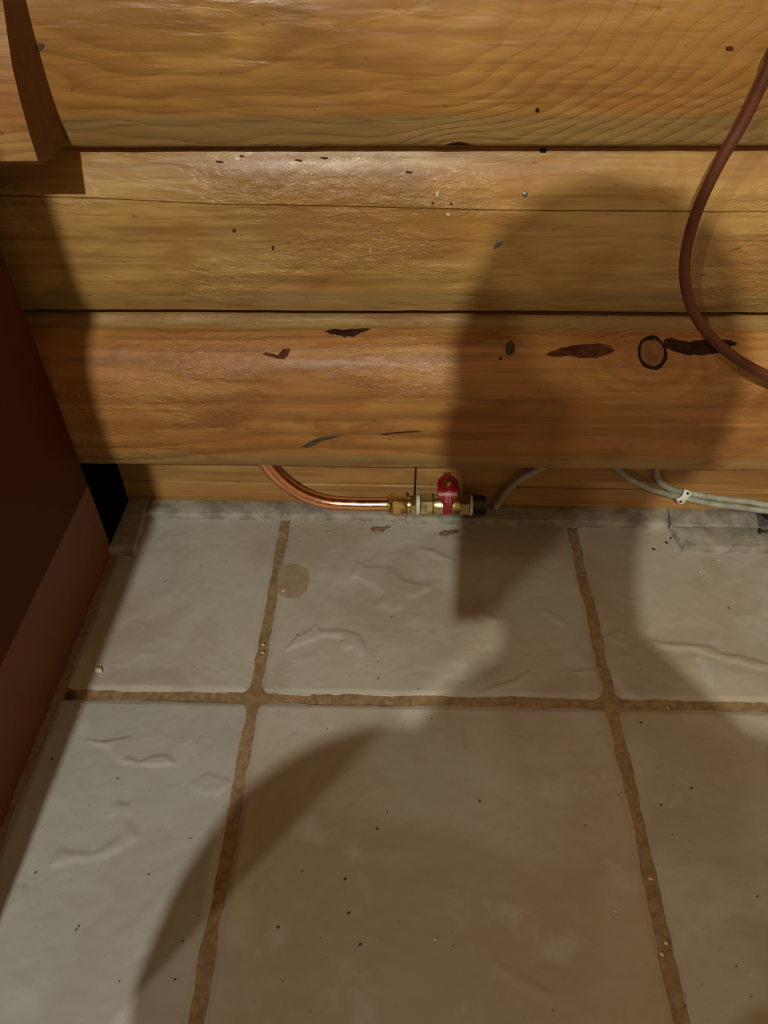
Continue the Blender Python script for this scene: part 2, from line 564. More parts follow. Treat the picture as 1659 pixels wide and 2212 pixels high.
def sample_prof(key, n=56):
    pts = [Vector((z, y, 0)) for z, y in LOGP[key]]
    c = catmull(pts, 10)
    # arc-length resample of the front portion
    L = [0]
    for a, b in zip(c, c[1:]):
        L.append(L[-1] + (b - a).length)
    out, j = [], 0
    for i in range(n + 1):
        s = L[-1] * i / n
        while j < len(L) - 2 and L[j + 1] < s:
            j += 1
        t_ = (s - L[j]) / max(1e-9, L[j + 1] - L[j])
        out.append(c[j].lerp(c[j + 1], t_))
    return [(p.x, p.y) for p in out]


PROF = {key: sample_prof(key, 72) for key in LOGP}


def log_disp(x, z, seed):
    return .0011 * nz(x * 2.1, z * 3, seed) + .0007 * nz(x * 9, z * 22, seed + 3) + .0003 * nz(x * 30, z * 60, seed + 6)


def crack_z(x):                         # long drying check in the middle log
    pts = [(-.9, .3765), (-.19, .3755), (-.12, .3735), (-.02, .3690), (.07, .3675), (.15, .3655), (.22, .3640), (.35, .3632), (.5, .3630), (1.7, .362)]
    for (xa, za), (xb, zb) in zip(pts, pts[1:]):
        if x <= xb:
            t_ = max(0, (x - xa) / (xb - xa))
            return za + (zb - za) * t_ + .0004 * nz(x * 40, 2, 2)
    return pts[-1][1]


SEED = {'a': 2.0, 'b': 5.0, 'c': 9.0}


def log_bm(key, x0, x1, dz=0.0, dense=True, seed=None):
    seed = SEED[key] if seed is None else seed
    bm = bmesh.new()
    xs = []
    x = x0
    while x < x1:
        xs.append(x)
        x += .005 if (dense and -.25 < x < .75) else .05
    xs.append(x1)
    prof = PROF[key]
    n = len(prof)
    rows = []
    crack = key == 'b' and dense
    for x in xs:
        row = []
        for i, (z, y) in enumerate(prof):
            front = y < .262
            d = log_disp(x, z, seed) if front else 0
            ez = 0
            if z < prof[-1][0] + .012 and i > n // 2:      # ragged lower arris
                ez = .0009 * nz(x * 6, seed, 1) + .0005 * nz(x * 45, seed, 4)
                if nz(x * 14, seed, 9) > .42:
                    ez += .0008
            row.append([x, y + d, z + ez + dz])
        if crack:
            zc = crack_z(x)
            # pull three neighbouring rows onto the check and sink the middle one
            ks = sorted(range(n), key=lambda i: abs(prof[i][0] - zc) + (9 if prof[i][1] > .262 else 0))[0]
            ks = KC
            for off, dzz, dep in ((-2, .0034, 0), (-1, .00055, .0), (0, 0, .0038), (1, -.00055, 0), (2, -.0034, 0)):
                zz = zc + dzz
                yy = prof_y(key, zz) + log_disp(x, zz, seed) + dep
                row[ks + off] = [x, yy, zz]
        rows.append([bm.verts.new(c) for c in row])
    for a, b in zip(rows, rows[1:]):
        for i in range(n - 1):
            bm.faces.new((a[i], a[i + 1], b[i + 1], b[i]))
        bm.faces.new((a[n - 1], a[0], b[0], b[n - 1]))
    bm.faces.new(rows[0])
    bm.faces.new(rows[-1][::-1])
    return bm


def prof_y(key, z):
    best = None
    for (za, ya), (zb, yb) in zip(PROF[key], PROF[key][1:]):
        if (za - z) * (zb - z) <= 0 and abs(za - zb) > 1e-9:
            y = ya + (yb - ya) * (z - za) / (zb - za)
            if best is None or y < best:
                best = y
    return best if best is not None else .30


KC = min(range(len(PROF['b'])), key=lambda i: abs(PROF['b'][i][0] - .3675) + (9 if PROF['b'][i][1] > .262 else 0))

wall_back = empty('wall_back', (0.3, 0.30, 0))
tag(wall_back, 'wall of stacked horizontal pine logs', kind='structure')
LX0, LX1 = -.85, 1.9


def log_obj(key, mat, dz=0.0, dense=True, seed=None):
    o = obj('log', log_bm(key, LX0, LX1, dz, dense, seed), mat)
    shade_auto(o, 50)
    return keep(o, wall_back)


log_c = log_obj('c', M['log_c'])
log_b = log_obj('b', M['log_b'])
log_a = log_obj('a', M['log_a'])
for i in range(2):
    log_obj('a', M['log_a'], .155 * (i + 1), False, 20 + i)
LOGO = {'a': log_a, 'b': log_b, 'c': log_c}
# backing behind the courses, its black standing in for shade in the cabinet gap
keep(obj('backing', box_bm((LX0, .298, -.05), (LX1, .34, .92)), M['black']), wall_back)
keep(obj('gap_shade', box_bm((LX0, .1900, -.0028), (-.1905, .298, -.0005)), M['black']), wall_back)  # added black sheet standing in for the shade behind the cabinet


def yb(x):                              # face of the recessed sill boards
    return .2632 - .0135 * (x + .12)


def sill(z0, z1, d, wob):
    bm = bmesh.new()
    xs = [-.190 + (LX1 + .190) * i / 180 for i in range(181)]
    rr = []
    for x in xs:
        a = .0006 * nz(x * 12, wob, 0)
        b = .0006 * nz(x * 14, wob, 5)
        y = yb(x) + d + .0003 * nz(x * 20, wob, 2)
        rr.append([bm.verts.new(c) for c in ((x, .298, z0), (x, y, z0 + a), (x, y - .0002, (z0 + z1) / 2), (x, y + .0008, z1 + b - .001), (x, y + .002, z1 + b), (x, .298, z1 + b))])
    for p, q in zip(rr, rr[1:]):
        for i in range(5):
            bm.faces.new((p[i], p[i + 1], q[i + 1], q[i]))
    bm.faces.new(rr[0])
    bm.faces.new(rr[-1][::-1])
    return bm


keep(obj('sill_board', sill(-.002, .0352, 0, 1), M['board']), wall_back)
keep(obj('sill_board', sill(.0372, .1175, .0006, 7), M['board']), wall_back)


# marks on the logs -----------------------------------------------------------
def on_log(u, v, key):
    d = ray(u, v)
    s = (.15 - CAM.y) / d.y
    while s < 1.2:
        p = CAM + d * s
        zlo, zhi = PROF[key][-1][0] - .002, PROF[key][0][0]
        if zlo < p.z < zhi and p.y >= prof_y(key, p.z) + log_disp(p.x, p.z, SEED[key]):
            return p
        s += .0004
    return p


def mark(name, key, outline, mat, lift=.0003, label=None, bulge=0.0, jag=0.0):
    """a patch that follows the log's own surface, outline given as seen points"""
    pts = [on_log(u, v, key) for u, v in outline]
    c = sum(pts, Vector()) / len(pts)
    dens = []
    for a, b in zip(pts, pts[1:] + pts[:1]):
        for k_ in range(4):
            q = a.lerp(b, k_ / 4)
            if jag:
                q = q + Vector((jag * nz(q.x * 900, q.z * 900, 1), 0, jag * nz(q.x * 900, q.z * 900, 8)))
            dens.append(q)
    bm = bmesh.new()
    rings = []
    for sc, lf in ((1.0, .0), (.93, 1), (.7, 1), (.45, 1), (.2, 1)):
        rr = []
        for q in dens:
            w = c.lerp(q, sc)
            y = prof_y(key, w.z) + log_disp(w.x, w.z, SEED[key])
            rr.append(bm.verts.new((w.x, y - (lift * lf + bulge * (1 - sc) * (1 if lf else 0)) - .00012, w.z)))
        rings.append(rr)
    m_ = len(dens)
    for a, b in zip(rings, rings[1:]):
        for i in range(m_):
            bm.faces.new((a[i], a[(i + 1) % m_], b[(i + 1) % m_], b[i]))
    bm.faces.new(rings[-1])
    o = obj(name, bm, mat, None, True)
    keep(o, wall_back)
    o.parent = LOGO[key]
    o.matrix_parent_inverse = LOGO[key].matrix_basis.inverted() @ Matrix.Translation(wall_back.location).inverted() if False else Matrix.Identity(4)
    if label:
        o['label'] = label
    return o


def ell(cx, cy, rx, ry, n=14, rot=0.0, wob=.12, seed=1.0):
    out = []
    for i in range(n):
        a = 2 * math.pi * i / n
        q = 1 + wob * nz(math.cos(a) * 1.7, math.sin(a) * 1.7, seed)
        x, y = rx * q * math.cos(a), ry * q * math.sin(a)
        out.append((cx + x * math.cos(rot) - y * math.sin(rot), cy + x * math.sin(rot) + y * math.cos(rot)))
    return out


mark('pitch_pocket', 'c', [(1180, 766), (1190, 757), (1230, 747), (1265, 742), (1300, 741), (1320, 748), (1328, 757), (1312, 765), (1290, 772), (1255, 772), (1220, 768), (1195, 770)], M['pitch_red'], label='red-brown lens-shaped pitch pocket', jag=.0008)
mark('pitch_pocket', 'c', [(1432, 733), (1446, 729), (1462, 735), (1490, 737), (1530, 731), (1575, 733), (1596, 742), (1580, 748), (1560, 760), (1520, 768), (1480, 766), (1452, 758), (1438, 750)], M['pitch'], label='dark elongated pitch pocket behind the brown cable', jag=.0008)
mark('pitch_pocket', 'c', [(697, 714), (720, 711), (760, 710), (803, 710), (785, 717), (765, 727), (745, 728), (722, 722)], M['pitch'], label='dark torn pitch pocket under the upper edge', jag=.0008)
mark('pitch_pocket', 'c', [(568, 765), (575, 760), (590, 766), (606, 772), (612, 753), (628, 752), (622, 768), (614, 776), (600, 774), (585, 770)], M['pitch_red'])
mark('knot_rim', 'c', ell(1409, 762, 32, 37, 20, -.25, .10, 3), M['bark'], label='black bark ring around the knot')
mark('knot', 'c', ell(1408, 761, 26, 31, 18, -.25, .08, 4), M['knot'], lift=.0010)
mark('knot', 'c', ell(1102, 751, 11, 16, 12, .1, .2, 5), M['smudge'])
mark('nail_hole', 'c', ell(1081, 774, 3.5, 3.5, 8, 0, .2, 6), M['bark'])
mark('smudge', 'c', [(652, 965), (668, 953), (690, 945), (722, 941), (742, 940), (720, 946), (695, 953), (678, 962), (662, 967)], M['smudge'])
mark('check', 'c', [(820, 937), (860, 932), (905, 930), (912, 932), (870, 935), (830, 940)], M['pitch_red'], lift=.0003)
mark('nail_hole', 'a', ell(1161, 238, 5, 5, 10, 0, .2, 6), M['bark'])
mark('knot', 'a', ell(1576, 105, 9, 6, 10, 0, .3, 7), M['pitch_red'])
mark('knot', 'a', [(72, 98), (86, 92), (98, 95), (92, 108), (80, 114)], M['smudge'])
mark('pitch_pocket', 'a', [(958, 314), (972, 309), (992, 306), (1010, 309), (1018, 314), (1000, 314), (980, 314)], M['bark'])
mark('knot', 'b', ell(1173, 325, 8, 6, 10, 0, .3, 7), M['pitch'])
mark('screw_head', 'b', ell(1134, 419, 6, 6, 12, 0, .05, 7), M['steel'], bulge=.0006)
mark('smudge', 'b', [(1068, 530), (1074, 521), (1087, 519), (1086, 526), (1076, 534), (1068, 538)], M['steel'])
for (u, v, w, h) in ((474, 349, 9, 2.5), (523, 337, 6, 2), (645, 346, 9, 2.5), (700, 341, 9, 2.5), (884, 372, 8, 2.5), (506, 498, 4, 4), (975, 440, 3, 3), (935, 438, 3, 3), (590, 535, 3, 6)):
    mark('grain_fleck', 'b', ell(u, v, w, h, 10, .1, .3, u), M['pitch_red'], lift=.0003)
for (u, v, w, h) in ((945, 418, 3, 8), (968, 463, 5, 4), (800, 541, 1.6, 8)):
    mark('pale_chip', 'b', ell(u, v, w, h, 10, .25, .3, u), M['chip'], lift=.0005)

# ------------------------------------------------------------------ tile strips along the wall foot
def strip(n, poly, z1, label, seed):
    """cut tile strip: top outline poly, uneven cut edges, rounded arris"""
    bm = bmesh.new()
    pts = []
    for (xa, ya), (xb, yb_) in zip(poly, poly[1:] + poly[:1]):
        L = math.hypot(xb - xa, yb_ - ya)
        m_ = max(1, int(L / .006))
        for k_ in range(m_):
            t_ = k_ / m_
            px, py = xa + (xb - xa) * t_, ya + (yb_ - ya) * t_
            px += .0005 * nz(px * 70, py * 70, seed)
            py += .0006 * nz(px * 60, py * 60, seed + 4)
            pts.append((px, py))
    cx = sum(p[0] for p in poly) / len(poly)
    cy = sum(p[1] for p in poly) / len(poly)
    rings = []
    for inset, z in ((0, -.001), (0, z1 - .0016), (.0006, z1 - .0004), (.0018, z1)):
        rr = []
        for i, (px, py) in enumerate(pts):
            a, b = pts[i - 1], pts[(i + 1) % len(pts)]
            tx, ty = b[0] - a[0], b[1] - a[1]
            L = math.hypot(tx, ty) or 1
            nx_, ny_ = -ty / L, tx / L
            if (cx - px) * nx_ + (cy - py) * ny_ < 0:
                nx_, ny_ = -nx_, -ny_
            rr.append(bm.verts.new((px + nx_ * inset, py + ny_ * inset, z + (.0004 * nz(px * 50, py * 50, seed) if z > .005 else 0))))
        rings.append(rr)
    for a, b in zip(rings, rings[1:]):
        for i in range(len(pts)):
            bm.faces.new((a[i], a[(i + 1) % len(pts)], b[(i + 1) % len(pts)], b[i]))
    bm.faces.new(rings[-1])
    bm.faces.new(rings[0][::-1])
    o = obj('trim_%d' % n, bm, M['strip'])
    shade_auto(o, 40)
    return tag(o, label, kind='structure')


strip(1, [(-.1885, .1785), (-.1880, .2655), (-.1640, .2645), (-.1600, .1770)], .0105, 'short grey tile strip lying beside the cabinet end', 1)
strip(2, [(-.1625, .2382), (-.1635, .2630), (.1395, .2592), (.1395, .2380)], .0095, 'long grey tile strip along the wall behind the copper pipe', 2)
strip(3, [(.1402, .2345), (.1402, .2592), (.4415, .2555), (.4370, .2302)], .0100, 'grey tile strip along the wall under the brass valve and cables', 3)
strip(4, [(.4380, .2270), (.4425, .2555), (1.10, .2460), (1.10, .2235)], .0100, 'grey tile strip under the white cable clip at the right', 4)
strip(5, [(.4445, .1945), (.4385, .2255), (1.10, .2225), (1.10, .1905)], .0100, 'outer grey tile strip lying on the floor tiles at the right', 5)

# ------------------------------------------------------------------ log end in the upper left corner
bm = bmesh.new()
pf = [(.4180, .2215), (.4172, .190), (.4180, .1690), (.4220, .1640), (.440, .1635), (.460, .1650), (.480, .1685), (.500, .1765), (.518, .1850), (.540, .2000), (.560, .2200)]
rows = []
xl = -.186
for x_i in range(9):
    t_ = x_i / 8
    row = []
    for (z, y) in pf:
        xr = -.1255
        x = xl + (xr - xl) * t_
        row.append(bm.verts.new((x, y + .0006 * nz(x * 60, z * 40, 3), z + .0004 * nz(x * 90, y * 50, 6))))
    rows.append(row)
back = []
for a, b in zip(rows, rows[1:]):
    for i in range(len(pf) - 1):
        bm.faces.new((a[i], a[i + 1], b[i + 1], b[i]))
for row, xx in ((rows[0], xl), (rows[-1], -.1245)):
    bk = [bm.verts.new((xx, .2225, .4180)), bm.verts.new((xx, .2150, .47)), bm.verts.new((xx, .2300, .560))]
    back.append(bk)
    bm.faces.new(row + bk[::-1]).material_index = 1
bm.faces.new((back[0][0], back[0][1], back[1][1], back[1][0]))
bm.faces.new((back[0][1], back[0][2], back[1][2], back[1][1]))
bm.faces.new((rows[0][-1], rows[-1][-1], back[1][2], back[0][2]))
bm.faces.new((rows[0][0], rows[-1][0], back[1][0], back[0][0]))
box_bm((-.30, .1885, .4185), (-.1862, .2215, .5580), bm=bm)  # unseen extension behind the cabinet, added to block a sliver of light
bmesh.ops.remove_doubles(bm, verts=bm.verts[:], dist=1e-5)
le = obj('log_end', bm, M['stub'])
le.data.materials.append(M['stub_shade'])
shade_auto(le, 40)
tag(le, 'sawn pine log end jutting from the log wall at upper left', 'log end')

# ------------------------------------------------------------------ cabinet at the left
CX, CY0, CY1, CTOP, PLZ = -.1885, -.375, .1865, .840, .097
cabn = empty('kitchen_cabinet', (-.49, -.12, 0))
tag(cabn, 'dark brown cabinet end panel with plinth at the left edge', 'cabinet')


def cpart(name, lo, hi, mat, bev=.0008):
    return keep(obj(name, box_bm(lo, hi, bev), mat), cabn)


cpart('side_panel', (CX - .018, CY0, PLZ + .0001), (CX, CY1, CTOP), M['cab'])
cpart('plinth_panel', (CX - .018, CY0 + .002, 0), (CX + .0003, CY1, PLZ), M['plinth'])
cpart('side_panel', (-.790, CY0, 0), (-.772, CY1, CTOP), M['cab'])
cpart('back_panel', (-.772, .165, PLZ), (CX - .018, .171, CTOP - .02), M['cabin'])
cpart('bottom_panel', (-.772, CY0 + .01, PLZ), (CX - .018, .165, PLZ + .018), M['cabin'])
cpart('top_panel', (-.790, CY0 - .018, CTOP), (CX, .210, CTOP + .028), M['cab'])  # unseen top, run back to the logs to keep light out of the gap
cpart('filler_strip', (-.230, CY0 - .018, 0), (-.163, CY0, CTOP), M['cab'])
cpart('front_plinth', (-.772, CY0 + .03, 0), (-.232, CY0 + .046, PLZ), M['plinth'])
for x0_, x1_, hx in ((-.788, -.512, -.540), (-.508, -.232, -.480)):
    dr = cpart('door', (x0_, CY0 - .018, PLZ + .01), (x1_, CY0 - .0005, CTOP - .004), M['cab'], .002)
    hb = tube_bm(catmull([(hx, CY0 - .018, .62), (hx, CY0 - .045, .63), (hx, CY0 - .045, .74), (hx, CY0 - .018, .75)], 6), .005, 10)
    h_ = obj('handle', hb, M['steel'], None, True)
    h_.parent = dr

# ------------------------------------------------------------------ copper pipe and valve
AX = (.2400, .0250)                     # valve axis (y, z)
path = catmull([(-.030, .243, .128), (-.020, .242, .098), (-.0105, .2405, .0760), (.0035, .2400, .0560), (.0230, .2400, .0385), (.0500, .2400, .0272), (.0850, .2400, .0247), (.118, .2400, .0250), (.126, .2400, .0250)], 10)
pipe = obj('copper_pipe', tube_bm(path, .0079, 24), M['copper'], None, True)
tag(pipe, 'bent bright copper pipe coming down from under the lowest log', 'pipe')

valve = empty('ball_valve', (.18, .24, .01))
tag(valve, 'brass ball valve with red lever handle at the end of the copper pipe', 'valve')


def vpart(name, bm, mat, ang=30, parent=None):
    o = obj(name, bm, mat)
    shade_auto(o, ang)
    if parent is None:
        keep(o, valve)
    else:
        o.parent = parent
    return o


def hexrot():
    return math.radians(12)


R6 = 2 / math.sqrt(3)
vpart('flare_nut', lathe_x([(.1190, .0092), (.1200, .0110), (.1235, .0134), (.1270, .0141), (.1395, .0141), (.1412, .0122)], AX, hexa=True, rot=math.radians(4)), M['brass'])
vpart('collar', lathe_x([(.1185, .0080), (.1185, .0098), (.1200, .0104), (.1225, .0104)], AX, 28), M['brass'])
vpart('neck', lathe_x([(.1405, .0090), (.1412, .0095), (.1440, .0095), (.1446, .0090), (.1452, .0100), (.1460, .0100)], AX, 28), M['brass'])
vpart('adapter', lathe_x([(.1452, .0108), (.1460, .0126), (.1505, .0126), (.1515, .0112)], AX, hexa=True, rot=math.radians(22)), M['brass_dull'])
pr = []
for i in range(6):
    pr += [(.1512 + i * .0007, .0112), (.15155 + i * .0007, .0119)]
vpart('thread_tape', lathe_x(pr, AX, 32), M['tape'])
vpart('inlet_hex', lathe_x([(.1552, .0112), (.1562, .0134), (.1690, .0134), (.1702, .0114)], AX, hexa=True, rot=math.radians(4)), M['brass_dull'])
body = [(.1700, .0100), (.1712, .0112), (.1745, .0119), (.1800, .0121), (.1850, .0121), (.1900, .0121), (.1945, .0118), (.1985, .0110), (.2005, .0104)]
vpart('body', lathe_x(body, AX, 36), M['brass_dull'])
vpart('outlet_hex', lathe_x([(.2000, .0108), (.2012, .0130), (.2105, .0130), (.2118, .0112)], AX, hexa=True, rot=math.radians(14)), M['brass_dull'])
vpart('outlet_thread', lathe_x([(.2116, .0112), (.2122, .0118), (.2132, .0114), (.2138, .0118), (.2146, .0112)], AX, 28), M['tape'])
bmc = lathe_x([(.2140, .0095), (.2143, .0118), (.2170, .0122), (.2275, .0118), (.2295, .0104)], AX, 8, rot=math.radians(22))
vpart('cap', bmc, M['black'])['label'] = 'black plastic cap'
# stem and packing nut
SX = .1855
bm = bmesh.new()
for zz0, zz1, rr in ((.034, .046, .0066), (.046, .0535, .0046)):
    rings = []
    for z in (zz0, zz1):
        rings.append([bm.verts.new((SX + rr * math.cos(k * math.pi / 8), AX[0] + rr * math.sin(k * math.pi / 8), z)) for k in range(16)])
    for k in range(16):
        bm.faces.new((rings[0][k], rings[0][(k + 1) % 16], rings[1][(k + 1) % 16], rings[1][k]))
    bm.faces.new(rings[1])
    bm.faces.new(rings[0][::-1])
vpart('stem', bm, M['brass'])
# red lever, swept section: tip towards the wall, lug bent down in front of the body
hp = catmull([(0, .2590, .0560), (0, .2550, .0560), (0, .2510, .0560), (0, .2460, .0560), (0, .2390, .0560), (0, .2320, .0552), (0, .2275, .0520), (0, .2248, .0470), (0, .2238, .0420), (0, .2232, .0350), (0, .2228, .0272)], 4)
wk = [(0, .0086), (.085, .0088), (.115, .0150), (.19, .0205), (.30, .0228), (.52, .0228), (.60, .0222), (.68, .0180), (.74, .0118), (.80, .0102), (1.0, .0094)]


def hw(t_):
    for (a, wa), (b, wb) in zip(wk, wk[1:]):
        if t_ <= b:
            q = (t_ - a) / (b - a)
            return wa + (wb - wa) * q * q * (3 - 2 * q)
    return wk[-1][1]


bm = bmesh.new()
rings, hnorm = [], []
Lh = [0]
for a, b in zip(hp, hp[1:]):
    Lh.append(Lh[-1] + (b - a).length)
for i, p in enumerate(hp):
    tg = (hp[min(i + 1, len(hp) - 1)] - hp[max(i - 1, 0)]).normalized()
    nr = Vector((1, 0, 0)).cross(tg).normalized()
    if nr.z < 0 and abs(nr.z) > abs(nr.y) or (abs(nr.y) >= abs(nr.z) and nr.y > 0):
        nr = -nr
    hnorm.append((p, nr, tg))
    w = hw(Lh[i] / Lh[-1])
    th = .0024
    e = .0007
    dp = .0024 if .12 < Lh[i] / Lh[-1] < .7 else .0004       # folded side flanges
    sec = [(-w / 2, -th / 2 - dp), (-w / 2, th / 2 - e), (-w / 2 + e, th / 2), (w / 2 - e, th / 2), (w / 2, th / 2 - e), (w / 2, -th / 2 - dp), (w / 2 - .0016, -th / 2 - dp), (w / 2 - .0018, -th / 2), (-w / 2 + .0018, -th / 2), (-w / 2 + .0016, -th / 2 - dp)]
    rings.append([bm.verts.new(p + Vector((SX + a, 0, 0)) + nr * b) for a, b in sec])
for a, b in zip(rings, rings[1:]):
    for k_ in range(10):
        bm.faces.new((a[k_], a[(k_ + 1) % 10], b[(k_ + 1) % 10], b[k_]))
bm.faces.new(rings[0])
bm.faces.new(rings[-1][::-1])
handle = vpart('handle', bm, M['red'], 40)
handle['label'] = 'red lever handle with white lettering'
bm = bmesh.new()
prof = [(.0, .0060), (.0057, .0056), (.0062, .0050), (.0062, .0040)]
rings = []
for rr, z in ((.0062, .0572), (.0062, .0578), (.0046, .0580), (.0046, .0604), (.0036, .0614)):
    n_ = 6 if rr < .006 else 6
    rings.append([bm.verts.new((SX + rr * math.cos(k * math.pi / 3 + .3), .2395 + rr * math.sin(k * math.pi / 3 + .3), z)) for k in range(6)])
for a, b in zip(rings, rings[1:]):
    for k_ in range(6):
        bm.faces.new((a[k_], a[(k_ + 1) % 6], b[(k_ + 1) % 6], b[k_]))
bm.faces.new(rings[-1])
hn = vpart('handle_nut', bm, M['brass'], 20, handle)
# worn white print on the lever: a ring emblem and three upright lines of tiny letters
bm = bmesh.new()


def on_handle(t_, dx):
    s = t_ * Lh[-1]
    j = max(i for i in range(len(Lh) - 1) if Lh[i] <= s + 1e-9)
    q = (s - Lh[j]) / (Lh[j + 1] - Lh[j])
    p = hnorm[j][0].lerp(hnorm[j + 1][0], q)
    nr = hnorm[j][1].lerp(hnorm[j + 1][1], q).normalized()
    return p + Vector((SX + dx, 0, 0)) + nr * (.0012 + .00012)


def stroke(t0, t1, x0, x1):
    bm.faces.new([bm.verts.new(on_handle(t_, x)) for t_, x in ((t0, x0), (t1, x0), (t1, x1), (t0, x1))])


random.seed(4)
for x, t0, t1 in ((-.0022, .50, .70), (-.0002, .565, .76), (.0022, .59, .78)):
    t_ = t0
    while t_ < t1:
        L = random.uniform(.010, .018)
        if random.random() > .12:
            stroke(t_, t_ + .004, x - .0005, x + .0005)
            stroke(t_, t_ + L, x - .0005 + random.choice((0, .0007)), x - .0003 + random.choice((0, .0007)))
        t_ += L + .010
for k_ in range(14):
    a0, a1 = 2 * math.pi * k_ / 14, 2 * math.pi * (k_ + 1) / 14
    vv = []
    for a, r_ in ((a0, .0019), (a1, .0019), (a1, .0015), (a0, .0015)):
        vv.append(bm.verts.new(on_handle(.535 + r_ * math.sin(a) / Lh[-1], .0010 + r_ * math.cos(a))))
    bm.faces.new(vv)
lt = obj('lettering', bm, M['letter'])
lt.parent = handle

# ------------------------------------------------------------------ thin black wire and cables
wp = catmull([(.1505, .2575, .128), (.1502, .2575, .100), (.1500, .2575, .070), (.1496, .2572, .045), (.1492, .2560, .022), (.1490, .2545, .0112)], 6)
tag(obj('black_wire', tube_bm(wp, .0010, 8), M['black'], None, True), 'thin black wire hanging straight down behind the brass fitting', 'wire')


def path_at(pts):
    return [at(u, v, Y) for u, v, Y in pts]


def cable(name, pts, r, mat, label, group=None):
    pth = catmull(pts, 10)
    return tag(obj(name, tube_bm(pth, r, 16), mat, None, True), label, 'cable', group)


p1 = path_at([(1160, 1015, .2500), (1128, 1032, .2500), (1100, 1056, .2505), (1082, 1078, .2510), (1071, 1097, .2500)])
cable('grey_cable', [p1[0] + Vector((.045, .004, .045)), p1[0] + Vector((.020, .002, .014))] + p1, .0041, M['cable_grey'], 'short grey cable curving down beside the black valve cap')
p2 = path_at([(1336, 1015, .2480), (1362, 1034, .2475), (1400, 1054, .2470), (1440, 1067, .2465), (1480, 1076, .2450), (1530, 1087, .2425), (1590, 1095, .2400), (1659, 1104, .2380)])
cable('grey_cable', [p2[0] + Vector((-.035, .003, .045)), p2[0] + Vector((-.012, .002, .014))] + p2 + [p2[-1] + Vector((.06, -.003, -.003)), Vector((.9, .2330, .0145))], .0035, M['cable_grey'], 'lower grey cable of the pair held by the white clip')
p3 = path_at([(1418, 1015, .2500), (1420, 1030, .2500), (1432, 1046, .2495), (1455, 1058, .2485), (1482, 1064, .2500), (1530, 1073, .2450), (1580, 1080, .2450), (1620, 1084, .2440), (1659, 1091, .2430)])
cable('grey_cable', [p3[0] + Vector((.002, .003, .050)), p3[0] + Vector((0, .001, .014))] + p3 + [p3[-1] + Vector((.06, -.002, -.006)), Vector((.9, .2405, .0150))], .0035, M['cable_grey'], 'upper grey cable of the pair, bending down from the log')

# white saddle clip over both cables
c0, c1 = at(1486, 1062, .2420), at(1468, 1083, .2385)
ax = (c1 - c0).normalized()
sd = Vector((1, .0, .0))
sd = (sd - ax * sd.dot(ax)).normalized()
up = ax.cross(sd).normalized()
if up.y > 0:
    up = -up
clip = empty('cable_clip', tuple((c0 + c1) / 2))
tag(clip, 'white plastic cable clip nailed over two grey cables', 'clip')
bm = bmesh.new()
rings = []
N = 24
Lc = (c1 - c0).length
for i in range(N + 1):
    t_ = i / N
    s = (t_ - .5) * (Lc + .003)
    hgt = .0012 * math.cos(2 * math.pi * t_ * 1.0) * -1 + .0006
    w = .0046 * (1 - .55 * max(0, abs(t_ - .5) * 2 - .82) / .18) * (1 - .18 * math.cos((t_ - .5) * math.pi * 2))
    cc = (c0 + c1) / 2 + ax * s + up * hgt
    rings.append([bm.verts.new(cc + sd * a * w + up * b) for a, b in ((-1, 0), (-1, .0014), (-.8, .0020), (.8, .0020), (1, .0014), (1, 0))])
for a, b in zip(rings, rings[1:]):
    for k_ in range(6):
        bm.faces.new((a[k_], a[(k_ + 1) % 6], b[(k_ + 1) % 6], b[k_]))
bm.faces.new(rings[0])
bm.faces.new(rings[-1][::-1])
cb = obj('saddle', bm, M['white'])
shade_auto(cb, 45)
keep(cb, clip)
for t_, r_ in ((.18, .0017), (.86, .0017)):
    cc = (c0 + c1) / 2 + ax * ((t_ - .5) * (Lc + .003)) + up * (.0021 + .0006 - .0012 * math.cos(2 * math.pi * t_))
    bm = bmesh.new()
    a = [bm.verts.new(cc + (sd * math.cos(k_ * math.pi / 6) + ax * math.sin(k_ * math.pi / 6)) * r_ - up * .001) for k_ in range(12)]
    b = [bm.verts.new(cc + (sd * math.cos(k_ * math.pi / 6) + ax * math.sin(k_ * math.pi / 6)) * r_ * .8 + up * .0006) for k_ in range(12)]
    for k_ in range(12):
        bm.faces.new((a[k_], a[(k_ + 1) % 12], b[(k_ + 1) % 12], b[k_]))
    bm.faces.new(b)
    keep(obj('nail_head', bm, M['nailm']), clip)

# brown cable hanging in a loose bow in front of the logs at the right
p4 = path_at([(1700, 66, .200), (1659, 152, .198), (1606, 262, .197), (1552, 356, .196), (1512, 440, .196), (1489, 510, .195), (1479, 575, .192), (1484, 632, .188), (1504, 685, .183), (1538, 730, .178), (1590, 774, .174), (1659, 812, .172), (1760, 850, .172)])
cable('brown_cable', [p4[0] + Vector((.16, .016, .36)), p4[0] + Vector((.11, .0, .22)), p4[0] + Vector((.05, .0, .09))] + p4 + [p4[-1] + Vector((.12, -.004, -.02)), p4[-1] + Vector((.40, -.004, -.10))], .0044, M['cable_brown'], 'brown cable hanging in a bow in front of the logs')

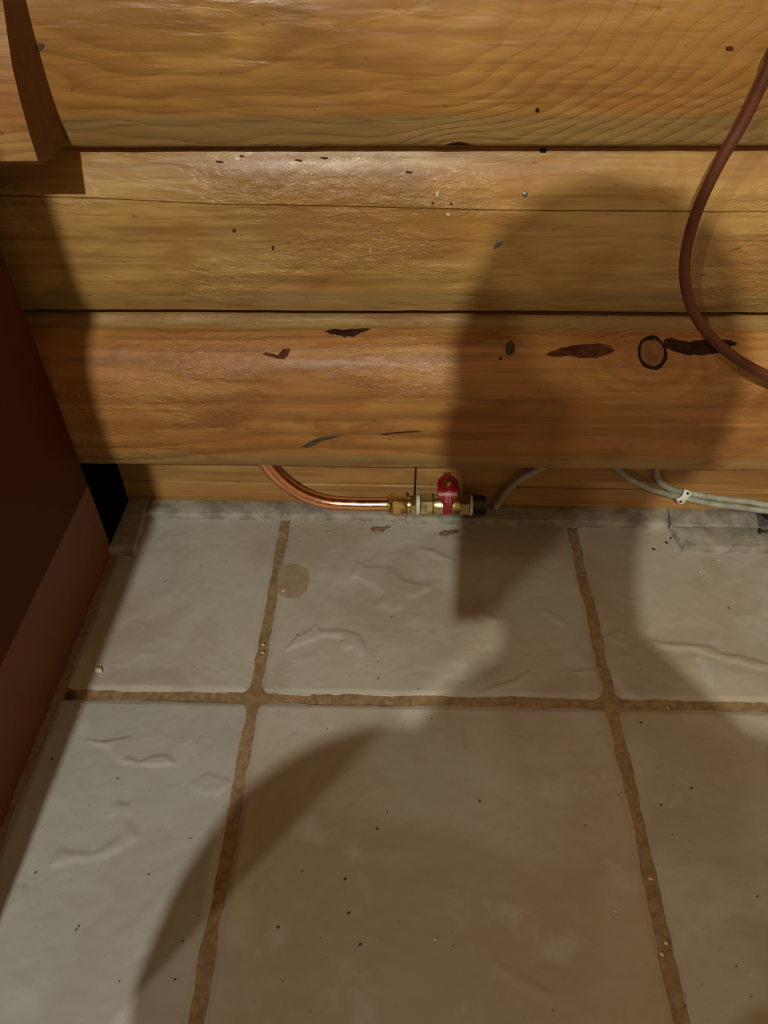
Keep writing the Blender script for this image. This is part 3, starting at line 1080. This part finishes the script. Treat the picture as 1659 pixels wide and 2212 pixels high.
# nail and metal bracket at the right end of the strips
nl = empty('nail', (.525, .222, .0105))
tag(nl, 'dark nail lying on the tile strip at the right edge', 'nail')
na, nb_ = atz(1641, 1147, .0130), atz(1700, 1151, .0122)
dirn = (nb_ - na).normalized()
keep(obj('shank', tube_bm([na, na + dirn * .02, na + dirn * .055, na + dirn * .062], lambda t_: .0014 if t_ < .9 else .0003, 10), M['nailm'], None, True), nl)
keep(obj('head', tube_bm([na - dirn * .0008, na + dirn * .0008], .0032, 14), M['nailm']), nl)
br = empty('metal_bracket', (.56, .238, .0105))
tag(br, 'small grey metal bracket with black pad under the grey cables', 'bracket')
q = [atz(1633, 1108, .0108), atz(1641, 1138, .0108)]
bm = bmesh.new()
vv = [(q[0].x, q[0].y, .0104), (q[1].x, q[1].y, .0104), (q[1].x + .06, q[1].y - .001, .0104), (q[0].x + .062, q[0].y - .002, .0104)]
lo_ = [bm.verts.new(v) for v in vv]
hi_ = [bm.verts.new((v[0], v[1], .0118)) for v in vv]
for i in range(4):
    bm.faces.new((lo_[i], lo_[(i + 1) % 4], hi_[(i + 1) % 4], hi_[i]))
bm.faces.new(hi_)
bm.faces.new(lo_[::-1])
keep(obj('plate', bm, M['steel']), br)
bm = bmesh.new()
outl = [atz(u, v, .0122) for u, v in ((1631, 1107), (1645, 1108), (1659, 1109), (1690, 1112), (1690, 1130), (1668, 1127), (1655, 1122), (1646, 1113))]
lo_ = [bm.verts.new((p.x, p.y, .0118)) for p in outl]
hi_ = [bm.verts.new((p.x, p.y, .0145)) for p in outl]
for i in range(len(outl)):
    j = (i + 1) % len(outl)
    bm.faces.new((lo_[i], lo_[j], hi_[j], hi_[i]))
bm.faces.new(hi_)
bm.faces.new(lo_[::-1])
keep(obj('pad', bm, M['black']), br)


# ------------------------------------------------------------------ small things on the floor
def patch(name, outline, mat, z, h, label=None, cat=None, group=None, parent=None, seed=1.0):
    """flat dried spot with a slightly raised, uneven body"""
    pts = [atz(u, v, z) for u, v in outline]
    c = sum(pts, Vector()) / len(pts)
    dens = []
    for a, b in zip(pts, pts[1:] + pts[:1]):
        for k_ in range(4):
            p = a.lerp(b, k_ / 4)
            p = p + Vector((.0006 * nz(p.x * 400, p.y * 400, seed), .0006 * nz(p.x * 400, p.y * 400, seed + 3), 0))
            dens.append(p)
    bm = bmesh.new()
    rings = []
    for sc, lf in ((1, 0), (.93, .8), (.7, 1), (.4, 1.05), (.15, 1)):
        rings.append([bm.verts.new((c.x + (p.x - c.x) * sc, c.y + (p.y - c.y) * sc, z + h * lf * (1 + .5 * nz(p.x * 200 * sc, p.y * 200, seed)))) for p in dens])
    n_ = len(dens)
    for a, b in zip(rings, rings[1:]):
        for i in range(n_):
            bm.faces.new((a[i], a[(i + 1) % n_], b[(i + 1) % n_], b[i]))
    bm.faces.new(rings[-1])
    o = obj(name, bm, mat, parent, True)
    if label:
        tag(o, label, cat, group)
    return o


patch('glue_spot', [(800, 1141), (812, 1138), (826, 1140), (838, 1136), (846, 1138), (834, 1143), (826, 1150), (812, 1151), (803, 1148)], M['glue'], .0006, .0010, 'small dried brown glue spot on the tile under the copper pipe', 'glue spot', None, None, 2)
patch('glue_spot', [(948, 1152), (958, 1146), (970, 1148), (980, 1144), (993, 1146), (990, 1152), (976, 1155), (962, 1160), (951, 1158)], M['glue'], .0006, .0013, 'larger dried brown glue spot on the tile under the red handle', 'glue spot', None, None, 5)
patch('floor_stain', [(602, 1222), (622, 1216), (648, 1220), (664, 1232), (668, 1252), (662, 1275), (645, 1290), (622, 1292), (604, 1284), (598, 1262), (600, 1240)], M['stain'], .0006, .0002, 'round tan stain on the tile beside the left grout line', 'stain', None, None, 7)


def lump(bm, p, r, seed, sq=.6):
    vv = bmesh.ops.create_icosphere(bm, subdivisions=1, radius=r, matrix=Matrix.Translation(p))['verts']
    for v in vv:
        d = v.co - p
        k_ = 1 + .5 * nz(d.x / r * 1.1 + seed, d.y / r * 1.1, d.z / r * 1.1)
        v.co = p + Vector((d.x * k_ * 1.2, d.y * k_, d.z * k_ * sq))


bm = bmesh.new()
lump(bm, atz(213, 1447, .002), .0032, 3, .7)
tag(obj('stone_chip', bm, M['chip']), 'small pale stone chip lying on the tile near the cabinet', 'stone chip')
bm = bmesh.new()
lump(bm, atz(152, 1500, .0012), .0048, 8, .6)
tag(obj('dirt_lump', bm, M['crumb']), 'dark lump stuck in the grout line beside the cabinet', 'dirt lump')
bm = bmesh.new()
lump(bm, atz(1412, 1186, .0012), .0018, 5, .5)
lump(bm, atz(1440, 1172, .0012), .0016, 6, .5)
lump(bm, atz(1448, 1162, .0012), .0014, 9, .5)
tag(obj('dark_crumbs', bm, M['crumb']), 'scattered dark crumbs on the tile before the outer tile strip', 'crumbs', kind='stuff')
random.seed(21)
bmd, bml = bmesh.new(), bmesh.new()
for i in range(45):
    u, v = random.uniform(60, 1640), random.uniform(1220, 2190)
    p = atz(u, v, .0007)
    if p.x < -.17:
        continue
    lump(bmd, p, random.uniform(.0003, .0007), i)
for (u, v) in ((745, 1898), (753, 1972), (815, 1790), (600, 2003), (778, 2040), (1036, 1730), (1428, 1738), (1494, 1702), (112, 1640), (1385, 1560), (1574, 1313)):
    lump(bmd, atz(u, v, .001), .0010, u)
for i in range(120):                     # flecks along the strips
    t_ = random.random()
    u = 560 + 320 * t_ if i % 3 else 900 + 560 * t_
    v = (1126 + 2 * t_ if i % 3 else 1135 + 9 * t_) + random.gauss(0, 2)
    lump(bml, atz(u, v, .0008), random.uniform(.0003, .0010), i)
for (u, v) in ((1458, 1190), (1443, 1160), (1448, 1150), (1598, 1143), (1552, 1210), (1512, 1235), (612, 1276), (568, 1392), (567, 1410), (1553, 1410), (1552, 1420), (1438, 2037), (1430, 2062), (940, 2030), (1405, 1898), (1443, 1529), (1330, 1968), (310, 1130)):
    lump(bml, atz(u, v, .0012), .0015, u, .5)
tag(obj('dark_floor_grit', bmd, M['crumb']), 'fine dark grit scattered over the floor tiles', 'grit', kind='stuff')
tag(obj('pale_floor_grit', bml, M['chip']), 'fine pale flecks along the tile strips and joints', 'grit', kind='stuff')

# ------------------------------------------------------------------ photographer crouching behind the phone (casts the shadow)
person = empty('person', (.16, -.85, 0))
tag(person, 'person in dark clothes crouching on the tiles and holding up a phone', 'person')
PH = CAM - FWD * .016 - RIGHT * .004 + DOWN * .044      # phone centre


def skin_body():
    V = []
    E_ = []
    Rr = []

    def add(p, r, par=None):
        V.append(Vector(p))
        Rr.append(r if isinstance(r, tuple) else (r, r))
        if par is not None:
            E_.append((par, len(V) - 1))
        return len(V) - 1
    pel = add((.160, -.97, .27), (.15, .12))
    sp = add((.160, -.90, .39), (.14, .11), pel)
    ch = add((.160, -.78, .49), (.15, .115), sp)
    uc = add((.160, -.695, .570), (.115, .09), ch)
    nk = add((.165, -.645, .645), .048, uc)
    hb_ = add((.162, -.615, .700), .056, nk)
    jw = add((.157, -.600, .755), (.074, .080), hb_)
    hm = add((.157, -.605, .845), (.083, .092), jw)
    ht = add((.157, -.615, .915), (.070, .078), hm)
    for s, sho, elb, wri in ((-1, (-.012, -.67, .532), (-.040, -.61, .365), Vector((.030, -.570, .400))),
                             (1, (.325, -.67, .540), (.370, -.57, .390), PH + RIGHT * .080 - FWD * .045 + DOWN * .085)):
        a = add((.160 + s * .085, -.69, .555), .075, uc)
        a = add(sho, .062, a)
        b = add(elb, .044, a)
        c = add(tuple(wri), .026, b)
        pm = (PH + RIGHT * .056 - FWD * .014 + DOWN * .045) if s > 0 else Vector((.055, -.545, .405))
        d = add(tuple(pm), (.028, .015), c)
        side = RIGHT * s
        for q, (off, ln) in enumerate(((-.018, .030), (.000, .034), (.018, .032), (.035, .026))):
            k0 = add(tuple(pm + DOWN * off - side * .006 + FWD * .002), .0095, d)
            k1 = add(tuple(pm + DOWN * (off - .004) - side * .014 + FWD * .010), .0088, k0)
            add(tuple(pm + DOWN * (off - .006) - side * (.014 + ln * .5) + FWD * .0085), .0078, k1)
        t0 = add(tuple(pm - DOWN * .020 - FWD * .012 - side * .008), .0110, d)
        t1 = add(tuple(pm - DOWN * .036 - FWD * .012 - side * .020), .0098, t0)
        add(tuple(pm - DOWN * .046 - FWD * .010 - side * .032), .0085, t1)
    for s in (-1, 1):
        h_ = add((.160 + s * .09, -.95, .245), .090, pel)
        kn = add((.160 + s * .165, -.575, .395), .062, h_)
        an = add((.160 + s * .130, -.80, .085), .040, kn)
        fo = add((.160 + s * .140, -.70, .042), (.040, .034), an)
        add((.160 + s * .150, -.615, .034), (.036, .024), fo)
    me = bpy.data.meshes.new('body_cage')
    me.from_pydata([tuple(v) for v in V], E_, [])
    o = bpy.data.objects.new('body_cage', me)
    COL.objects.link(o)
    o.modifiers.new('skin', 'SKIN')
    for i, sv in enumerate(me.skin_vertices[0].data):
        sv.radius = Rr[i]
        sv.use_root = i == 0
    sb = o.modifiers.new('smooth', 'SUBSURF')
    sb.levels = sb.render_levels = 2
    dg = bpy.context.evaluated_depsgraph_get()
    out = bpy.data.meshes.new_from_object(o.evaluated_get(dg))
    bpy.data.objects.remove(o)
    out.name = 'body'
    return out


bme = skin_body()
for mt in (M['skin'], M['shirt'], M['trousers'], M['shoe']):
    bme.materials.append(mt)
for p in bme.polygons:
    c = p.center
    p.use_smooth = True
    hand = ((c - PH).length < .115 and c.y > -.56) or (c - Vector((.055, -.525, .405))).length < .052
    if c.z > .655 and c.y < -.50 and abs(c.x - .157) < .11 or hand:
        p.material_index = 0
    elif c.z < .065:
        p.material_index = 3
    elif (c.z < .33 and c.y < -.5) or (c.z < .48 and abs(c.x - .16) > .10 and c.y > -.93 and c.z < .46 and (c.y - -.575) < .06 and abs(c.x - .16) < .235 and c.z < .46 and c.y < -.52 and abs(abs(c.x - .16) - .13) < .1 and c.z < .455):
        p.material_index = 2
    else:
        p.material_index = 1
bo = bpy.data.objects.new('body', bme)
COL.objects.link(bo)
keep(bo, person)
hx, hy, hz = .157, -.605, .845


def blob(name, c, r, mat, sub=3, fn=None):
    bm = bmesh.new()
    vv = bmesh.ops.create_icosphere(bm, subdivisions=sub, radius=1.0)['verts']
    for v in vv:
        d = v.co.copy()
        k_ = fn(d) if fn else 1
        v.co = Vector(c) + Vector((d.x * r[0] * k_, d.y * r[1] * k_, d.z * r[2] * k_))
    o = obj(name, bm, mat, None, True)
    return keep(o, person)


def hairfn(d):
    if d.y > .25 and d.z < .45:
        return .80
    return 1 + .03 * nz(d.x * 9, d.y * 9, d.z * 9)


blob('hair', (hx, hy - .012, hz + .042), (.092, .104, .100), M['hair'], 4, hairfn)
blob('nose', (hx, hy + .088, hz - .030), (.011, .016, .022), M['skin'], 2)
for s in (-1, 1):
    blob('ear', (hx + s * .085, hy - .005, hz - .025), (.010, .020, .032), M['skin'], 2)
    blob('eye', (hx + s * .032, hy + .082, hz - .002), (.012, .008, .008), M['white'], 2)
blob('mouth', (hx, hy + .083, hz - .075), (.024, .008, .007), M['pitch_red'], 2)

phone = empty('smartphone', tuple(PH))
tag(phone, 'black smartphone held upright in both hands of the crouching person', 'phone')


def oriented_box(name, c, sx, sy, sz, mat, bev):
    bm = box_bm((-sx / 2, -sy / 2, -sz / 2), (sx / 2, sy / 2, sz / 2), bev, 3)
    R_ = Matrix((RIGHT, -DOWN, -FWD)).transposed().to_4x4()
    bmesh.ops.transform(bm, matrix=Matrix.Translation(c) @ R_, verts=bm.verts[:])
    return keep(obj(name, bm, mat), phone)


oriented_box('case', PH, .068, .136, .008, M['black'], .003)
oriented_box('screen', PH - FWD * .0042, .063, .130, .0008, M['glass'], .0003)
oriented_box('camera_island', PH + FWD * .0048 + RIGHT * .010 - DOWN * .046, .028, .032, .0022, M['black'], .0008)
